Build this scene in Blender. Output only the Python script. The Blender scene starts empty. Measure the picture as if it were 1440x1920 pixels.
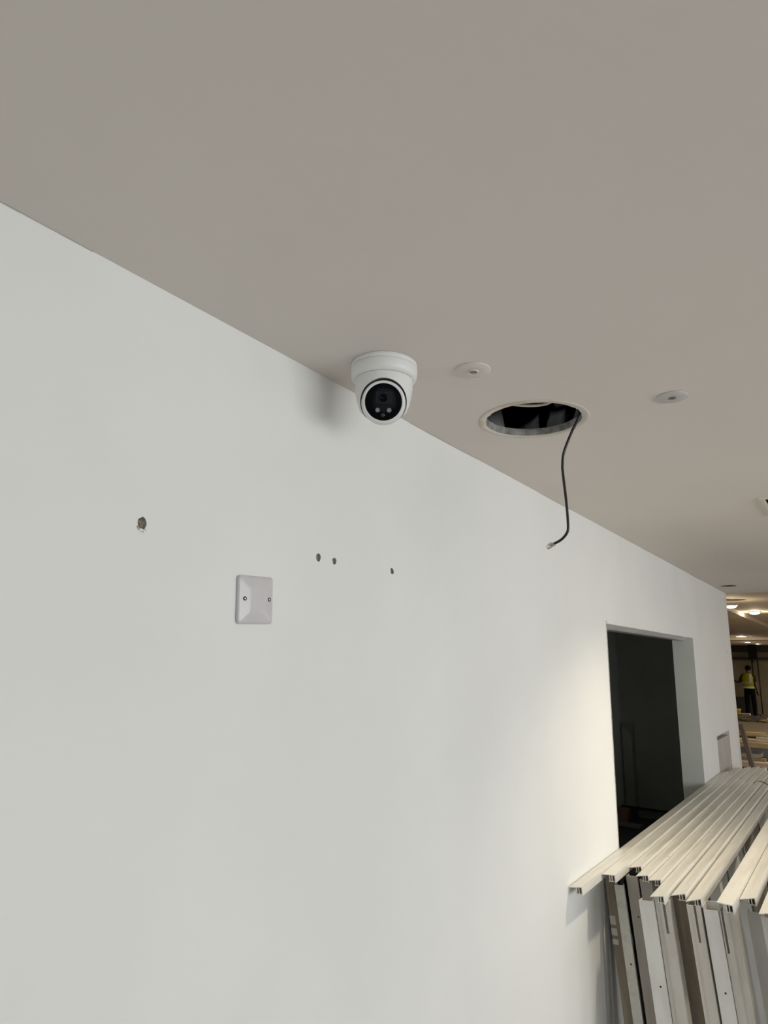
import bpy, bmesh, math, random
from mathutils import Vector, Matrix, noise
random.seed(7)
SC = bpy.context.scene
COL = SC.collection
PI = math.pi

# ------------------------------------------------------------------ camera
cd = bpy.data.cameras.new('camera')
cam = bpy.data.objects.new('camera', cd); COL.objects.link(cam)
rt = Vector((0.81879, 0.57387, 0.01585)); up = Vector((0.11157, -0.18616, 0.97616)); fw = Vector((-0.56315, 0.79751, 0.21645))
cam.matrix_world = Matrix(((rt.x, up.x, -fw.x, 0.8892), (rt.y, up.y, -fw.y, 0.0), (rt.z, up.z, -fw.z, 1.75), (0, 0, 0, 1)))
cd.sensor_fit = 'VERTICAL'; cd.sensor_height = 36.0; cd.sensor_width = 27.0; cd.lens = 23.295
cd.clip_start = 0.02; cd.clip_end = 200
SC.camera = cam

# ------------------------------------------------------------------ world, daylight, exposure
w = bpy.data.worlds.new('world'); SC.world = w; w.use_nodes = True
w.node_tree.nodes['Background'].inputs['Color'].default_value = (0.75, 0.86, 1.0, 1)
w.node_tree.nodes['Background'].inputs['Strength'].default_value = 0.4

def area(name, loc, target, sx, sy, power, color):
    l = bpy.data.lights.new(name, 'AREA'); l.shape = 'RECTANGLE'; l.size = sx; l.size_y = sy
    l.energy = power; l.color = color
    o = bpy.data.objects.new(name, l); COL.objects.link(o); o.location = loc
    o.rotation_euler = (Vector(target) - Vector(loc)).to_track_quat('-Z', 'Y').to_euler()
    return o

def spot(name, loc, target, power, color, angle, blend=0.6, radius=0.03):
    l = bpy.data.lights.new(name, 'SPOT'); l.energy = power; l.color = color
    l.spot_size = math.radians(angle); l.spot_blend = blend; l.shadow_soft_size = radius
    o = bpy.data.objects.new(name, l); COL.objects.link(o); o.location = loc
    o.rotation_euler = (Vector(target) - Vector(loc)).to_track_quat('-Z', 'Y').to_euler()
    return o

# daylight entering through the glazed front on the right (outside the frame), plus an added fill
area('daylight_shopfront', (4.55, 1.4, 1.40), (0, 1.4, -0.75), 4.0, 1.9, 136, (0.95, 0.985, 1.0))
area('added_side_fill', (4.55, 6.9, 1.30), (0, 6.3, 0.3), 2.6, 2.0, 30, (0.97, 0.985, 1.0))  # unseen fill added to brighten the far end of the wall
area('daylight_entrance', (3.6, -3.6, 1.3), (0.0, 0.4, 0.3), 2.2, 2.0, 24, (0.93, 0.97, 1.0))

vs = SC.view_settings
SC.display_settings.display_device = 'sRGB'
vs.view_transform = 'Standard'; vs.look = 'None'; vs.gamma = 1.0; vs.use_curve_mapping = False
vs.exposure = 0.05

# ------------------------------------------------------------------ materials
def mat(name, color, rough=0.6, metal=0.0, var=0.0, scale=8.0, stretch=(1, 1, 1), color2=None, bump=0.0,
        spec=0.5, emit=None, estr=0.0, trans=0.0, coat=0.0, lo=0.35, hi=0.65, detail=4.0):
    m = bpy.data.materials.new(name); m.use_nodes = True
    nt = m.node_tree; b = nt.nodes['Principled BSDF']
    b.inputs['Base Color'].default_value = (*color, 1); b.inputs['Roughness'].default_value = rough
    b.inputs['Metallic'].default_value = metal; b.inputs['Specular IOR Level'].default_value = spec
    b.inputs['Transmission Weight'].default_value = trans; b.inputs['Coat Weight'].default_value = coat
    if emit: b.inputs['Emission Color'].default_value = (*emit, 1); b.inputs['Emission Strength'].default_value = estr
    if var or color2 or bump:
        tc = nt.nodes.new('ShaderNodeTexCoord'); mp = nt.nodes.new('ShaderNodeMapping')
        mp.inputs['Scale'].default_value = stretch
        nz = nt.nodes.new('ShaderNodeTexNoise'); nz.inputs['Scale'].default_value = scale; nz.inputs['Detail'].default_value = detail
        nt.links.new(tc.outputs['Object'], mp.inputs['Vector']); nt.links.new(mp.outputs['Vector'], nz.inputs['Vector'])
        if var or color2:
            rp = nt.nodes.new('ShaderNodeValToRGB')
            c2 = color2 or tuple(max(0, c * (1 - var)) for c in color)
            rp.color_ramp.elements[0].color = (*c2, 1); rp.color_ramp.elements[0].position = lo
            rp.color_ramp.elements[1].color = (*color, 1); rp.color_ramp.elements[1].position = hi
            nt.links.new(nz.outputs['Fac'], rp.inputs['Fac']); nt.links.new(rp.outputs['Color'], b.inputs['Base Color'])
        if bump:
            bp = nt.nodes.new('ShaderNodeBump'); bp.inputs['Strength'].default_value = bump; bp.inputs['Distance'].default_value = 0.002
            nt.links.new(nz.outputs['Fac'], bp.inputs['Height']); nt.links.new(bp.outputs['Normal'], b.inputs['Normal'])
    return m

M = {}
M['wall'] = mat('wall_paint', (0.795, 0.80, 0.785), 0.75, var=0.04, scale=2.2, spec=0.25)
M['plaster'] = mat('raw_plaster', (0.50, 0.50, 0.46), 0.9, var=0.35, scale=60, bump=0.4, spec=0.1)
M['ceiling'] = mat('ceiling_paint', (0.745, 0.70, 0.662), 0.85, var=0.03, scale=1.7, spec=0.15)
M['board_edge'] = mat('plasterboard_edge', (0.42, 0.41, 0.39), 0.95, var=0.5, scale=45, bump=0.8, spec=0.1)
M['ring'] = mat('ring_scar', (0.66, 0.615, 0.55), 0.9, scale=14, color2=(0.58, 0.44, 0.32), lo=0.30, hi=0.46, spec=0.1)
M['hall_ceiling'] = mat('hall_ceiling', (0.60, 0.52, 0.44), 0.85, var=0.08, scale=1.0, spec=0.15)
M['hall_wall'] = mat('hall_wall', (0.26, 0.23, 0.17), 0.9, var=0.3, scale=1.2, spec=0.1)
M['floor'] = mat('concrete_floor', (0.42, 0.39, 0.35), 0.8, var=0.35, scale=3.0, bump=0.3, spec=0.2)
M['room_dark'] = mat('side_room_paint_dim', (0.42, 0.425, 0.38), 0.9, var=0.15, scale=2, spec=0.05)  # end and near walls: their weaker light is put into this tone
M['room_grey'] = mat('side_room_paint_lit', (0.82, 0.84, 0.79), 0.9, var=0.12, scale=2, spec=0.05)  # lighter copy for the back wall, light from the doorway put into the colour
M['jamb'] = mat('jamb_plaster', (0.62, 0.635, 0.58), 0.8, var=0.06, scale=4, spec=0.2)
M['galv'] = mat('galvanised_steel', (0.82, 0.82, 0.85), 0.45, 0.1, var=0.18, scale=10, stretch=(1, 0.3, 1))
M['galv_dark'] = mat('dull_galvanised_steel', (0.34, 0.34, 0.33), 0.6, 0.4, var=0.15, scale=10)
M['white_plastic'] = mat('white_powder_coat', (0.76, 0.77, 0.76), 0.38, spec=0.45)
M['black_glass'] = mat('black_glass', (0.003, 0.004, 0.005), 0.12, spec=0.05)
M['black_part'] = mat('black_plastic', (0.006, 0.009, 0.011), 0.35, spec=0.15)
M['gap'] = mat('black_rubber', (0.02, 0.02, 0.02), 0.8)
M['led'] = mat('led_lens', (0.20, 0.21, 0.21), 0.2, spec=0.6)
M['amber'] = mat('amber_sensor', (0.035, 0.016, 0.004), 0.3)
M['screw'] = mat('screw_steel', (0.55, 0.55, 0.56), 0.25, 1.0)
M['dark_slot'] = mat('dark_recess', (0.03, 0.03, 0.03), 0.8)
M['plate'] = mat('grey_plastic', (0.60, 0.585, 0.60), 0.24, var=0.03, scale=30, spec=0.5)
M['disc'] = mat('disc_white', (0.665, 0.63, 0.59), 0.5, spec=0.3)
M['disc_grey'] = mat('disc_pale_grey', (0.55, 0.52, 0.515), 0.5, spec=0.3)
M['lens'] = mat('grey_lens', (0.16, 0.155, 0.14), 0.2, spec=0.6, var=0.4, scale=120)
M['cable'] = mat('black_cable', (0.012, 0.009, 0.010), 0.4)
M['white_cable'] = mat('white_cable', (0.62, 0.60, 0.54), 0.5)
M['clear'] = mat('clear_polycarbonate', (0.86, 0.86, 0.82), 0.08, trans=0.75, spec=0.6)
M['gold'] = mat('gold_contact', (0.75, 0.55, 0.2), 0.3, 1.0)
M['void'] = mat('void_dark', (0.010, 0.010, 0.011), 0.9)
M['foil'] = mat('dark_foil', (0.74, 0.78, 0.82), 0.25, 0.0, var=0.55, scale=12, bump=0.5)
M['frame'] = mat('cream_powder_coat', (0.76, 0.745, 0.69), 0.42, scale=4, stretch=(9, 0.8, 9), color2=(0.655, 0.63, 0.565), lo=0.30, hi=0.52, detail=8, spec=0.4)
M['frame2'] = mat('white_powder_coat_scuffed', (0.73, 0.725, 0.69), 0.42, scale=5, stretch=(3, 3, 1.0), color2=(0.65, 0.64, 0.605), lo=0.34, hi=0.55, detail=5, spec=0.4)
M['frame4'] = mat('grey_shaded_coat', (0.46, 0.43, 0.385), 0.6, var=0.15, scale=9, stretch=(4, 4, 0.7), spec=0.25)  # shade on the set-back uprights is put into this grey
M['frame5'] = mat('dull_powder_coat', (0.60, 0.575, 0.525), 0.45, scale=5, stretch=(3, 3, 1.0), color2=(0.50, 0.475, 0.425), lo=0.34, hi=0.55, detail=5, spec=0.35)
M['frame3'] = mat('tan_shaded_coat', (0.40, 0.345, 0.27), 0.6, var=0.25, scale=9, stretch=(4, 4, 0.7), spec=0.25)  # tan darkened, the uprights' shade is part of the colour
M['inner'] = mat('channel_inside', (0.30, 0.285, 0.25), 0.6, var=0.3, scale=20)
M['tape_white'] = mat('paper_tape', (0.66, 0.64, 0.58), 0.8)
M['blue'] = mat('blue_tape', (0.05, 0.24, 0.50), 0.5)
M['leaf'] = mat('dead_leaf', (0.16, 0.075, 0.03), 0.8, var=0.4, scale=60)
M['lamp_body'] = mat('lamp_white', (0.68, 0.65, 0.60), 0.5)
M['lamp_black'] = mat('lamp_black', (0.035, 0.03, 0.02), 0.5)
M['lamp_metal'] = mat('lamp_reflector', (0.45, 0.40, 0.33), 0.3, 0.8)
M['lamp_glow'] = mat('lamp_glow', (1, 0.95, 0.8), 0.4, emit=(1.0, 0.86, 0.62), estr=14)
M['hall_glow'] = mat('hall_lamp_glow', (1, 0.95, 0.8), 0.4, emit=(1.0, 0.88, 0.66), estr=6)
WOODC = [((0.46, 0.375, 0.24), (0.33, 0.25, 0.145)), ((0.37, 0.32, 0.24), (0.24, 0.195, 0.14)), ((0.52, 0.47, 0.37), (0.39, 0.335, 0.25)), ((0.22, 0.18, 0.135), (0.12, 0.09, 0.065))]
for i, (a, b_) in enumerate(WOODC):
    M['wood%d' % i] = mat('timber_%s' % ['yellow', 'tan', 'pale', 'brown'][i], a, 0.75, scale=6, stretch=(1, 9, 9), color2=b_, spec=0.2, detail=6)
M['mdf'] = mat('brown_board', (0.235, 0.195, 0.13), 0.8, var=0.2, scale=4)
M['pinkboard'] = mat('pinkish_board', (0.56, 0.47, 0.41), 0.8, var=0.15, scale=4)
M['greysheet'] = mat('grey_sheet', (0.40, 0.40, 0.40), 0.6, var=0.15, scale=5)
M['gutter'] = mat('white_gutter', (0.66, 0.64, 0.60), 0.5)
M['knot'] = mat('wood_knot', (0.15, 0.08, 0.04), 0.8)
M['plank_dark'] = mat('dark_brown_timber', (0.16, 0.115, 0.085), 0.75, var=0.35, scale=5, stretch=(8, 8, 1))
M['card'] = mat('brown_cardboard', (0.16, 0.095, 0.06), 0.9, var=0.2, scale=6)
M['debris_pale'] = mat('dusty_sheet', (0.12, 0.125, 0.11), 0.8, var=0.3, scale=6)
M['skin'] = mat('skin', (0.12, 0.06, 0.042), 0.6)
M['hair'] = mat('black_hair', (0.005, 0.004, 0.004), 0.95, spec=0.1)
M['shirt'] = mat('navy_shirt', (0.006, 0.006, 0.010), 0.9)
M['trousers'] = mat('dark_trousers', (0.003, 0.004, 0.006), 0.95, spec=0.08)
M['shoe'] = mat('black_shoe', (0.012, 0.011, 0.010), 0.6)
M['hivis'] = mat('hivis_yellow', (0.46, 0.48, 0.01), 0.7)
M['reflect'] = mat('reflective_band', (0.80, 0.80, 0.74), 0.5)
M['yellow_tub'] = mat('yellow_plastic', (0.42, 0.24, 0.02), 0.5)
M['dark_metal'] = mat('dark_metal', (0.022, 0.021, 0.020), 0.6, 0.2)
M['gap2'] = mat('black_duct', (0.006, 0.006, 0.007), 0.8, spec=0.1)
M['pipe'] = mat('grey_pipe', (0.20, 0.185, 0.15), 0.6)

# ------------------------------------------------------------------ helpers
def finish(name, bm, m, parent=None, smooth=False, loc=None):
    me = bpy.data.meshes.new(name)
    bmesh.ops.recalc_face_normals(bm, faces=bm.faces)
    bm.to_mesh(me); bm.free()
    for mm in (m if isinstance(m, (list, tuple)) else [m]): me.materials.append(mm)
    if smooth:
        for p in me.polygons: p.use_smooth = True
    o = bpy.data.objects.new(name, me); COL.objects.link(o)
    if parent: o.parent = parent
    if loc: o.location = loc
    return o

def box(bm, x0, x1, y0, y1, z0, z1, mi=0):
    v = [bm.verts.new(p) for p in ((x0, y0, z0), (x1, y0, z0), (x1, y1, z0), (x0, y1, z0), (x0, y0, z1), (x1, y0, z1), (x1, y1, z1), (x0, y1, z1))]
    for f in ((0, 3, 2, 1), (4, 5, 6, 7), (0, 1, 5, 4), (1, 2, 6, 5), (2, 3, 7, 6), (3, 0, 4, 7)):
        fc = bm.faces.new([v[i] for i in f]); fc.material_index = mi
    return v

def bevel(bm, r, seg=2):
    bmesh.ops.bevel(bm, geom=list(bm.edges), offset=r, segments=seg, affect='EDGES', profile=0.5, clamp_overlap=True)

def lathe(bm, prof, n=48, cap0=True, cap1=True, mi=0):
    rings = []
    for r, z in prof:
        rings.append([bm.verts.new((r * math.cos(2 * PI * i / n), r * math.sin(2 * PI * i / n), z)) for i in range(n)])
    for a, b in zip(rings, rings[1:]):
        for i in range(n):
            f = bm.faces.new((a[i], a[(i + 1) % n], b[(i + 1) % n], b[i])); f.material_index = mi
    if cap0: bm.faces.new(rings[0][::-1]).material_index = mi
    if cap1: bm.faces.new(rings[-1]).material_index = mi
    return rings

def spline(pts, n=10):
    out = []
    P = [Vector(p) for p in pts]; P = [P[0] * 2 - P[1]] + P + [P[-1] * 2 - P[-2]]
    for i in range(1, len(P) - 2):
        for k in range(n):
            t = k / n
            out.append(0.5 * ((2 * P[i]) + (P[i + 1] - P[i - 1]) * t + (2 * P[i - 1] - 5 * P[i] + 4 * P[i + 1] - P[i + 2]) * t * t
                              + (3 * P[i] - P[i - 1] - 3 * P[i + 1] + P[i + 2]) * t ** 3))
    out.append(P[-2]); return out

def tube(bm, pts, r, n=10):
    rings = []
    for i, p in enumerate(pts):
        d = (pts[min(i + 1, len(pts) - 1)] - pts[max(i - 1, 0)]).normalized()
        ref = Vector((0, 1, 0)) if abs(d.y) < 0.9 else Vector((1, 0, 0))
        a = d.cross(ref).normalized(); b = d.cross(a)
        rr = r(i / (len(pts) - 1)) if callable(r) else r
        rings.append([bm.verts.new(p + (a * math.cos(2 * PI * k / n) + b * math.sin(2 * PI * k / n)) * rr) for k in range(n)])
    for A, B in zip(rings, rings[1:]):
        for k in range(n): bm.faces.new((A[k], A[(k + 1) % n], B[(k + 1) % n], B[k]))
    bm.faces.new(rings[0][::-1]); bm.faces.new(rings[-1])

def tag(o, label=None, cat=None, group=None, kind=None):
    if label: o['label'] = label
    if cat: o['category'] = cat
    if group: o['group'] = group
    if kind: o['kind'] = kind
    return o

def empty(name, loc, label, cat, group=None, rot=(0, 0, 0)):
    o = bpy.data.objects.new(name, None); COL.objects.link(o); o.location = loc; o.rotation_euler = rot
    o.empty_display_size = 0.1
    return tag(o, label, cat, group)

def struct(name, bm, m, parent=None):
    return tag(finish(name, bm, m, parent), kind=None if parent else 'structure')

def carve(o, cutters, mats_from=True):
    """boolean-difference the cutter objects out of o, then drop them"""
    for c in cutters:
        md = o.modifiers.new('cut', 'BOOLEAN'); md.operation = 'DIFFERENCE'; md.solver = 'EXACT'; md.object = c
        try: md.material_mode = 'TRANSFER'
        except Exception: pass
    dg = bpy.context.evaluated_depsgraph_get()
    me = bpy.data.meshes.new_from_object(o.evaluated_get(dg))
    old = o.data; o.modifiers.clear(); o.data = me
    for c in cutters: bpy.data.objects.remove(c)
    return o

# ------------------------------------------------------------------ the room
CEIL = 2.35
# white wall with its doorway, its shallow recess and four old screw holes
bm = bmesh.new(); box(bm, -0.13, 0, -4.0, 6.41, 0, CEIL)
wall = struct('wall_left', bm, [M['wall'], M['plaster'], M['jamb']])
cut = []
bm = bmesh.new(); box(bm, -0.3, 0.2, 2.951, 4.822, -0.2, 1.920); cut.append(finish('cut', bm, M['jamb']))
bm = bmesh.new(); box(bm, -0.05, 0.2, 5.388, 5.93, 0.45, 1.2546); cut.append(finish('cut', bm, M['wall']))
HOLES = [(0.609, 1.950, 0.0098, 0.0105, 0.3), (1.0278, 1.952, 0.0084, 0.0092, 0.0), (1.0798, 1.951, 0.0082, 0.0078, 0.1), (1.2963, 1.9543, 0.0080, 0.0084, 0.35)]
for k, (y, z, ry, rz, tl) in enumerate(HOLES):
    bm = bmesh.new(); n = 18; ra = []; rb = []
    for i in range(n):
        a = 2 * PI * i / n; q = 1 + 0.22 * noise.noise(Vector((math.cos(a) * 1.7, math.sin(a) * 1.7, k * 3.1)))
        dy = ry * q * math.cos(a); dz = rz * q * math.sin(a)
        dy, dz = dy * math.cos(tl) + dz * math.sin(tl) * 0.5, dz * math.cos(tl) - dy * math.sin(tl)
        ra.append(bm.verts.new((0.02, y + dy, z + dz))); rb.append(bm.verts.new((-0.016, y + dy * 0.8, z + dz * 0.8)))
    for i in range(n): bm.faces.new((ra[i], ra[(i + 1) % n], rb[(i + 1) % n], rb[i]))
    bm.faces.new(ra); bm.faces.new(rb[::-1]); cut.append(finish('cut', bm, M['plaster']))
carve(wall, cut)
M['plug'] = mat('brown_wall_plug', (0.30, 0.25, 0.19), 0.85, color2=(0.09, 0.07, 0.05), scale=230, bump=0.8)
for k, (y, z, ry, rz, tl) in enumerate(HOLES):
    bm = bmesh.new(); bmesh.ops.create_icosphere(bm, subdivisions=2, radius=1)
    for v in bm.verts:
        q = 1 + 0.25 * noise.noise(v.co * 2.0 + Vector((k * 5, 0, 0)))
        v.co = Vector((v.co.x * 0.004, v.co.y * ry * 0.90, v.co.z * rz * 0.88)) * q
    finish('wall_plug', bm, M['plug'], wall, True, (-0.0062, y, z))
bm = bmesh.new(); lathe(bm, [(.006, 0), (.005, .0012)], 12)
for v in bm.verts: v.co = Vector((v.co.z, v.co.x + 6.205, v.co.y + 1.853))
finish('screw', bm, M['dark_slot'], wall)
# ragged chips of paint at the rim of the big hole
bm = bmesh.new()
for i in range(11):
    a = -PI / 2 + random.uniform(-1.2, 1.2); y = 0.609 + 0.0078 * math.cos(a) * random.uniform(.9, 1.3); z = 1.950 + 0.0135 * math.sin(a) * random.uniform(.85, 1.15)
    s = random.uniform(.0008, .0022)
    v = [bm.verts.new((random.uniform(0, .0005) + (.0004 if j == 0 else 0.00005), y + s * math.cos(j * 2.1 + a), z + 1.5 * s * math.sin(j * 2.1 + a))) for j in range(3)]
    bm.faces.new(v)
tag(finish('plaster_crumbs', bm, M['plaster'], wall), kind='stuff')

# ceiling board with the round cut-out
HX, HY, HR = 0.276, 1.522, 0.120
bm = bmesh.new(); box(bm, -3.0, 5.5, -4.0, 6.43, CEIL, CEIL + 0.019)
ceil = struct('ceiling', bm, [M['ceiling'], M['board_edge']])
bm = bmesh.new(); n = 96; ra = []; rb = []
for i in range(n):
    a = 2 * PI * i / n
    r1 = HR + 0.0016 * noise.noise(Vector((math.cos(a) * 6, math.sin(a) * 6, 1)))
    r2 = HR - 0.002 + 0.0075 * noise.noise(Vector((math.cos(a) * 9, math.sin(a) * 9, 5)))
    ra.append(bm.verts.new((HX + r1 * math.cos(a), HY + r1 * math.sin(a), CEIL - 0.02)))
    rb.append(bm.verts.new((HX + r2 * math.cos(a), HY + r2 * math.sin(a), CEIL + 0.06)))
for i in range(n): bm.faces.new((ra[i], ra[(i + 1) % n], rb[(i + 1) % n], rb[i]))
bm.faces.new(ra[::-1]); bm.faces.new(rb)
cuts = [finish('cut', bm, M['board_edge'])]
LX0, LX1, LY0, LY1 = 0.650, 0.835, 2.727, 3.084                       # lamp cut-out
bm = bmesh.new(); box(bm, LX0 + .018, LX1 - .018, LY0 + .018, LY1 - .018, CEIL - .02, CEIL + .06); cuts.append(finish('cut', bm, M['board_edge']))
bm = bmesh.new(); lathe(bm, [(0.06, CEIL - .02), (0.06, CEIL + .06)], 32)
for v in bm.verts: v.co += Vector((0.112, 5.782, 0))
cuts.append(finish('cut', bm, M['board_edge']))
carve(ceil, cuts)
# scar of the old fitting around the cut-out
bm = bmesh.new()
def ring_loop(r, z): return [bm.verts.new((HX + r * math.cos(2 * PI * i / 72), HY + r * math.sin(2 * PI * i / 72), z)) for i in range(72)]
L = [ring_loop(HR + .002, CEIL - .0002), ring_loop(HR + .002, CEIL - .0012), ring_loop(0.1365, CEIL - .0014), ring_loop(0.1385, CEIL - .0002)]
for A, B in zip(L, L[1:] + L[:1]):
    for i in range(72): bm.faces.new((A[i], A[(i + 1) % 72], B[(i + 1) % 72], B[i]))
finish('ring_scar', bm, M['ring'], ceil, True)
# thin open joint between wall and ceiling
bm = bmesh.new(); y = -0.5
while y < 6.2:
    y1 = y + random.uniform(0.03, 0.12); h = max(0.0, 0.0004 + 0.0022 * noise.noise(Vector((y * 2.3, 0, 0))))
    if h > 0.0007: box(bm, 0.0002, 0.0010, y, y1, CEIL - h, CEIL)
    y = y1
M['joint'] = mat('joint_shadow_gap', (0.42, 0.40, 0.37), 0.9)
finish('joint_crack', bm, M['joint'], wall)

# void above the ceiling
bm = bmesh.new()
for a in ((-3, 4.7, -4, 6.43, 2.80, 2.83), (-0.35, -0.32, 1.0, 2.2, 2.370, 2.80), (1.2, 1.23, 1.0, 2.2, 2.370, 2.80), (-.35, 1.23, 1.0, 1.03, 2.370, 2.8), (-.35, 1.23, 2.2, 2.23, 2.370, 2.8)): box(bm, *a)
struct('ceiling_void', bm, M['void'])

bm = bmesh.new(); box(bm, -8.0, 5.6, -4.1, 28.1, -0.12, 0); struct('floor', bm, M['floor'])
bm = bmesh.new(); box(bm, -3.0, 5.6, -4.1, -4.0, 0, 2.8); struct('wall_back', bm, M['wall'])
bm = bmesh.new(); box(bm, 4.7, 4.8, -4.0, 28, 0, 2.8); struct('wall_right', bm, M['wall'])

# doorway dressing: steel track under the lintel, raw jamb edge
def slopebox(bm, y0, y1, x0, x1, z0, z1): box(bm, x0, x1, y0, y1, z0, z1)
bm = bmesh.new(); v = box(bm, -0.054, 0.0012, 2.953, 4.820, 1.9165, 1.9215)
for q in (v[0], v[3], v[4], v[7]): q.co.z -= .016
finish('lintel_track', bm, M['galv'], wall)
bm = bmesh.new(); box(bm, -0.129, -0.056, 2.953, 4.820, 1.9035, 1.9195); finish('lintel_board', bm, M['galv_dark'], wall)
bm = bmesh.new(); z = 0.02
while z < 1.88:
    z1 = z + random.uniform(.015, .05); d = 0.0035 + 0.002 * noise.noise(Vector((0, 0, z * 9)))
    if z > 1.55: d += 0.0012 * noise.noise(Vector((3, 0, z * 40)))
    box(bm, -0.004, 0.0008, 2.9515, 2.9515 + d + .004, z, z1); z = z1
tag(finish('jamb_edge', bm, M['plaster'], wall), kind=None)
# corner bead at the free end of the wall
bm = bmesh.new(); box(bm, -0.0005, 0.0012, 6.325, 6.41, 0, CEIL - .002); box(bm, -0.02, 0.0012, 6.408, 6.4125, 0, CEIL - .002)
finish('corner_bead', bm, M['wall'], wall)
bm = bmesh.new(); box(bm, -0.03, -0.003, 5.394, 5.915, 0.46, 1.222); finish('access_panel', bm, mat('recess_grey', (0.47, 0.445, 0.42), 0.85, var=0.12, scale=6), wall)

# side room behind the doorway
bm = bmesh.new(); box(bm, -1.02, -0.92, 2.3, 6.28, 0, CEIL); struct('wall_side_room_back', bm, M['room_grey'])
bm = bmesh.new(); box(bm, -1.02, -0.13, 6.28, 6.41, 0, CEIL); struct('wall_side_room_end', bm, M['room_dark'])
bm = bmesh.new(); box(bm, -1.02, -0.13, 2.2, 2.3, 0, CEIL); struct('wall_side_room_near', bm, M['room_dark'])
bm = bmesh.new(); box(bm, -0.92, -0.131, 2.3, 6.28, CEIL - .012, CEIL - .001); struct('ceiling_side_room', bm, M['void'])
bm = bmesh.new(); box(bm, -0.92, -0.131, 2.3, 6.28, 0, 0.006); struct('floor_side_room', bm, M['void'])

# ------------------------------------------------------------------ the far hall
HC = 2.45
bm = bmesh.new(); box(bm, -8, 5.5, 6.43, 28, HC, HC + .05); struct('ceiling_hall', bm, M['hall_ceiling'])
bm = bmesh.new(); box(bm, -8, 5.5, 6.40, 6.43, CEIL + .019, HC + .05); struct('trim_1', bm, M['ceiling'])
bm = bmesh.new(); box(bm, -8, 5.6, 28, 28.1, 0, 2.8); struct('wall_far', bm, M['hall_wall'])
bm = bmesh.new(); box(bm, -8.1, -8, 6.41, 28.1, 0, 2.8); struct('wall_hall_left', bm, M['hall_wall'])
bm = bmesh.new(); box(bm, -8, -1.02, 6.31, 6.41, 0, 2.8); struct('wall_hall_near', bm, M['hall_wall'])
# ceiling steps
bm = bmesh.new(); box(bm, -3.6, -0.36, 7.9, 14.4, HC - .055, HC - .0005); struct('trim_2', bm, M['hall_ceiling'])
bm = bmesh.new(); box(bm, -6.0, 3.0, 14.45, 14.75, HC - .045, HC - .0005); struct('trim_3', bm, M['hall_ceiling'])
bm = bmesh.new(); box(bm, -6.0, 3.0, 19.75, 20.2, HC - .07, HC - .0005); struct('trim_4', bm, M['hall_ceiling'])
bm = bmesh.new(); box(bm, -6.0, 3.0, 27.7, 27.99, 1.93, 2.03); box(bm, -6, 3, 27.9, 27.99, 2.2, 2.44); struct('trim_5', bm, M['dark_metal'])

def hall_light(x, y, z, r, label, power, dp=.034, glow=M['hall_glow']):
    t = empty('ceiling_downlight', (x, y, z), label, 'ceiling light', 'round lamps in the far hall ceiling')
    bm = bmesh.new(); lathe(bm, [(r * 1.25, 0), (r * 1.25, -.006), (r, -.012), (r, -.001)], 24, True, True); finish('trim_ring', bm, M['lamp_body'], t, True)
    bm = bmesh.new(); lathe(bm, [(r * .99, -.002), (r * .95, -dp * .5), (r * .7, -dp * .85), (r * .3, -dp)], 24); finish('diffuser', bm, glow, t, True)
    if power:
        l = bpy.data.lights.new('lamp_bulb', 'POINT'); l.energy = power; l.color = (1.0, .84, .58); l.shadow_soft_size = .015
        o = bpy.data.objects.new('lamp_bulb', l); COL.objects.link(o); o.location = (x, y, z - dp - .02)
    return t
hall_light(-0.215, 8.26, HC - .056, 0.060, 'glowing round lamp nearest the free end of the white wall', 5)
hall_light(-0.20, 10.24, HC, 0.066, 'glowing round lamp just right of the lit ceiling step', 9)
hall_light(-1.49, 19.06, HC, 0.11, 'dim lamp in front of the lit ceiling beam', 9, .012)
hall_light(-2.02, 21.95, HC, 0.07, 'leftmost small lamp behind the lit ceiling beam', 0, .012)
hall_light(-1.95, 24.05, HC, 0.09, 'brightest small lamp above the worker', 5, .02)
hall_light(-1.88, 25.9, HC, 0.08, 'farthest faint lamp by the hanging duct', 2, .014)

# unseen fill lights added right of the frame to brighten the hall
for yy, en in ((10.5, 70), (15.5, 95), (20.5, 125), (25.0, 125)):
    l = bpy.data.lights.new('hall_fill', 'AREA'); l.size = .6; l.energy = en; l.color = (1.0, .84, .6)
    o = bpy.data.objects.new('hall_fill', l); COL.objects.link(o); o.location = (1.6, yy, HC - .02)

# ------------------------------------------------------------------ turret camera on the ceiling
TX, TY = 0.142, 1.050
t = empty('security_camera', (TX, TY, CEIL), 'white turret security camera with black round lens window on the ceiling', 'camera')
bm = bmesh.new(); lathe(bm, [(.0675, 0), (.0690, -.001), (.0693, -.0095), (.0685, -.0105)], 72); finish('mounting_plate', bm, M['white_plastic'], t, True)
bm = bmesh.new(); lathe(bm, [(.0655, -.0100), (.0655, -.0118)], 72); finish('groove', bm, mat('shadow_grey', (.40, .40, .39), .6), t)
bm = bmesh.new(); lathe(bm, [(.0690, -.0112), (.0696, -.0125), (.0694, -.022), (.0680, -.030), (.0650, -.0345), (.0615, -.0365), (.0600, -.0370)], 72); finish('base_ring', bm, M['white_plastic'], t, True)
bm = bmesh.new(); lathe(bm, [(.0592, -.0368), (.0592, -.0385)], 72); finish('base_joint', bm, bpy.data.materials['shadow_grey'], t)
BC = Vector((0.0085, -0.0120, -0.0890))                     # centre of the eyeball, from the base
AX = (Vector((0.889, 0.0, 1.77)) - Vector((TX, TY, CEIL)) - BC); AX.z += 0.08; AX.normalize()   # where it looks
bm = bmesh.new()
lathe(bm, [(.0605, -.0378), (.0610, -.041), (.0600, -.052), (.0575, -.070), (.0540, -.086), (.0490, -.100), (.0400, -.110), (.026, -.116)], 72)
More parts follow.
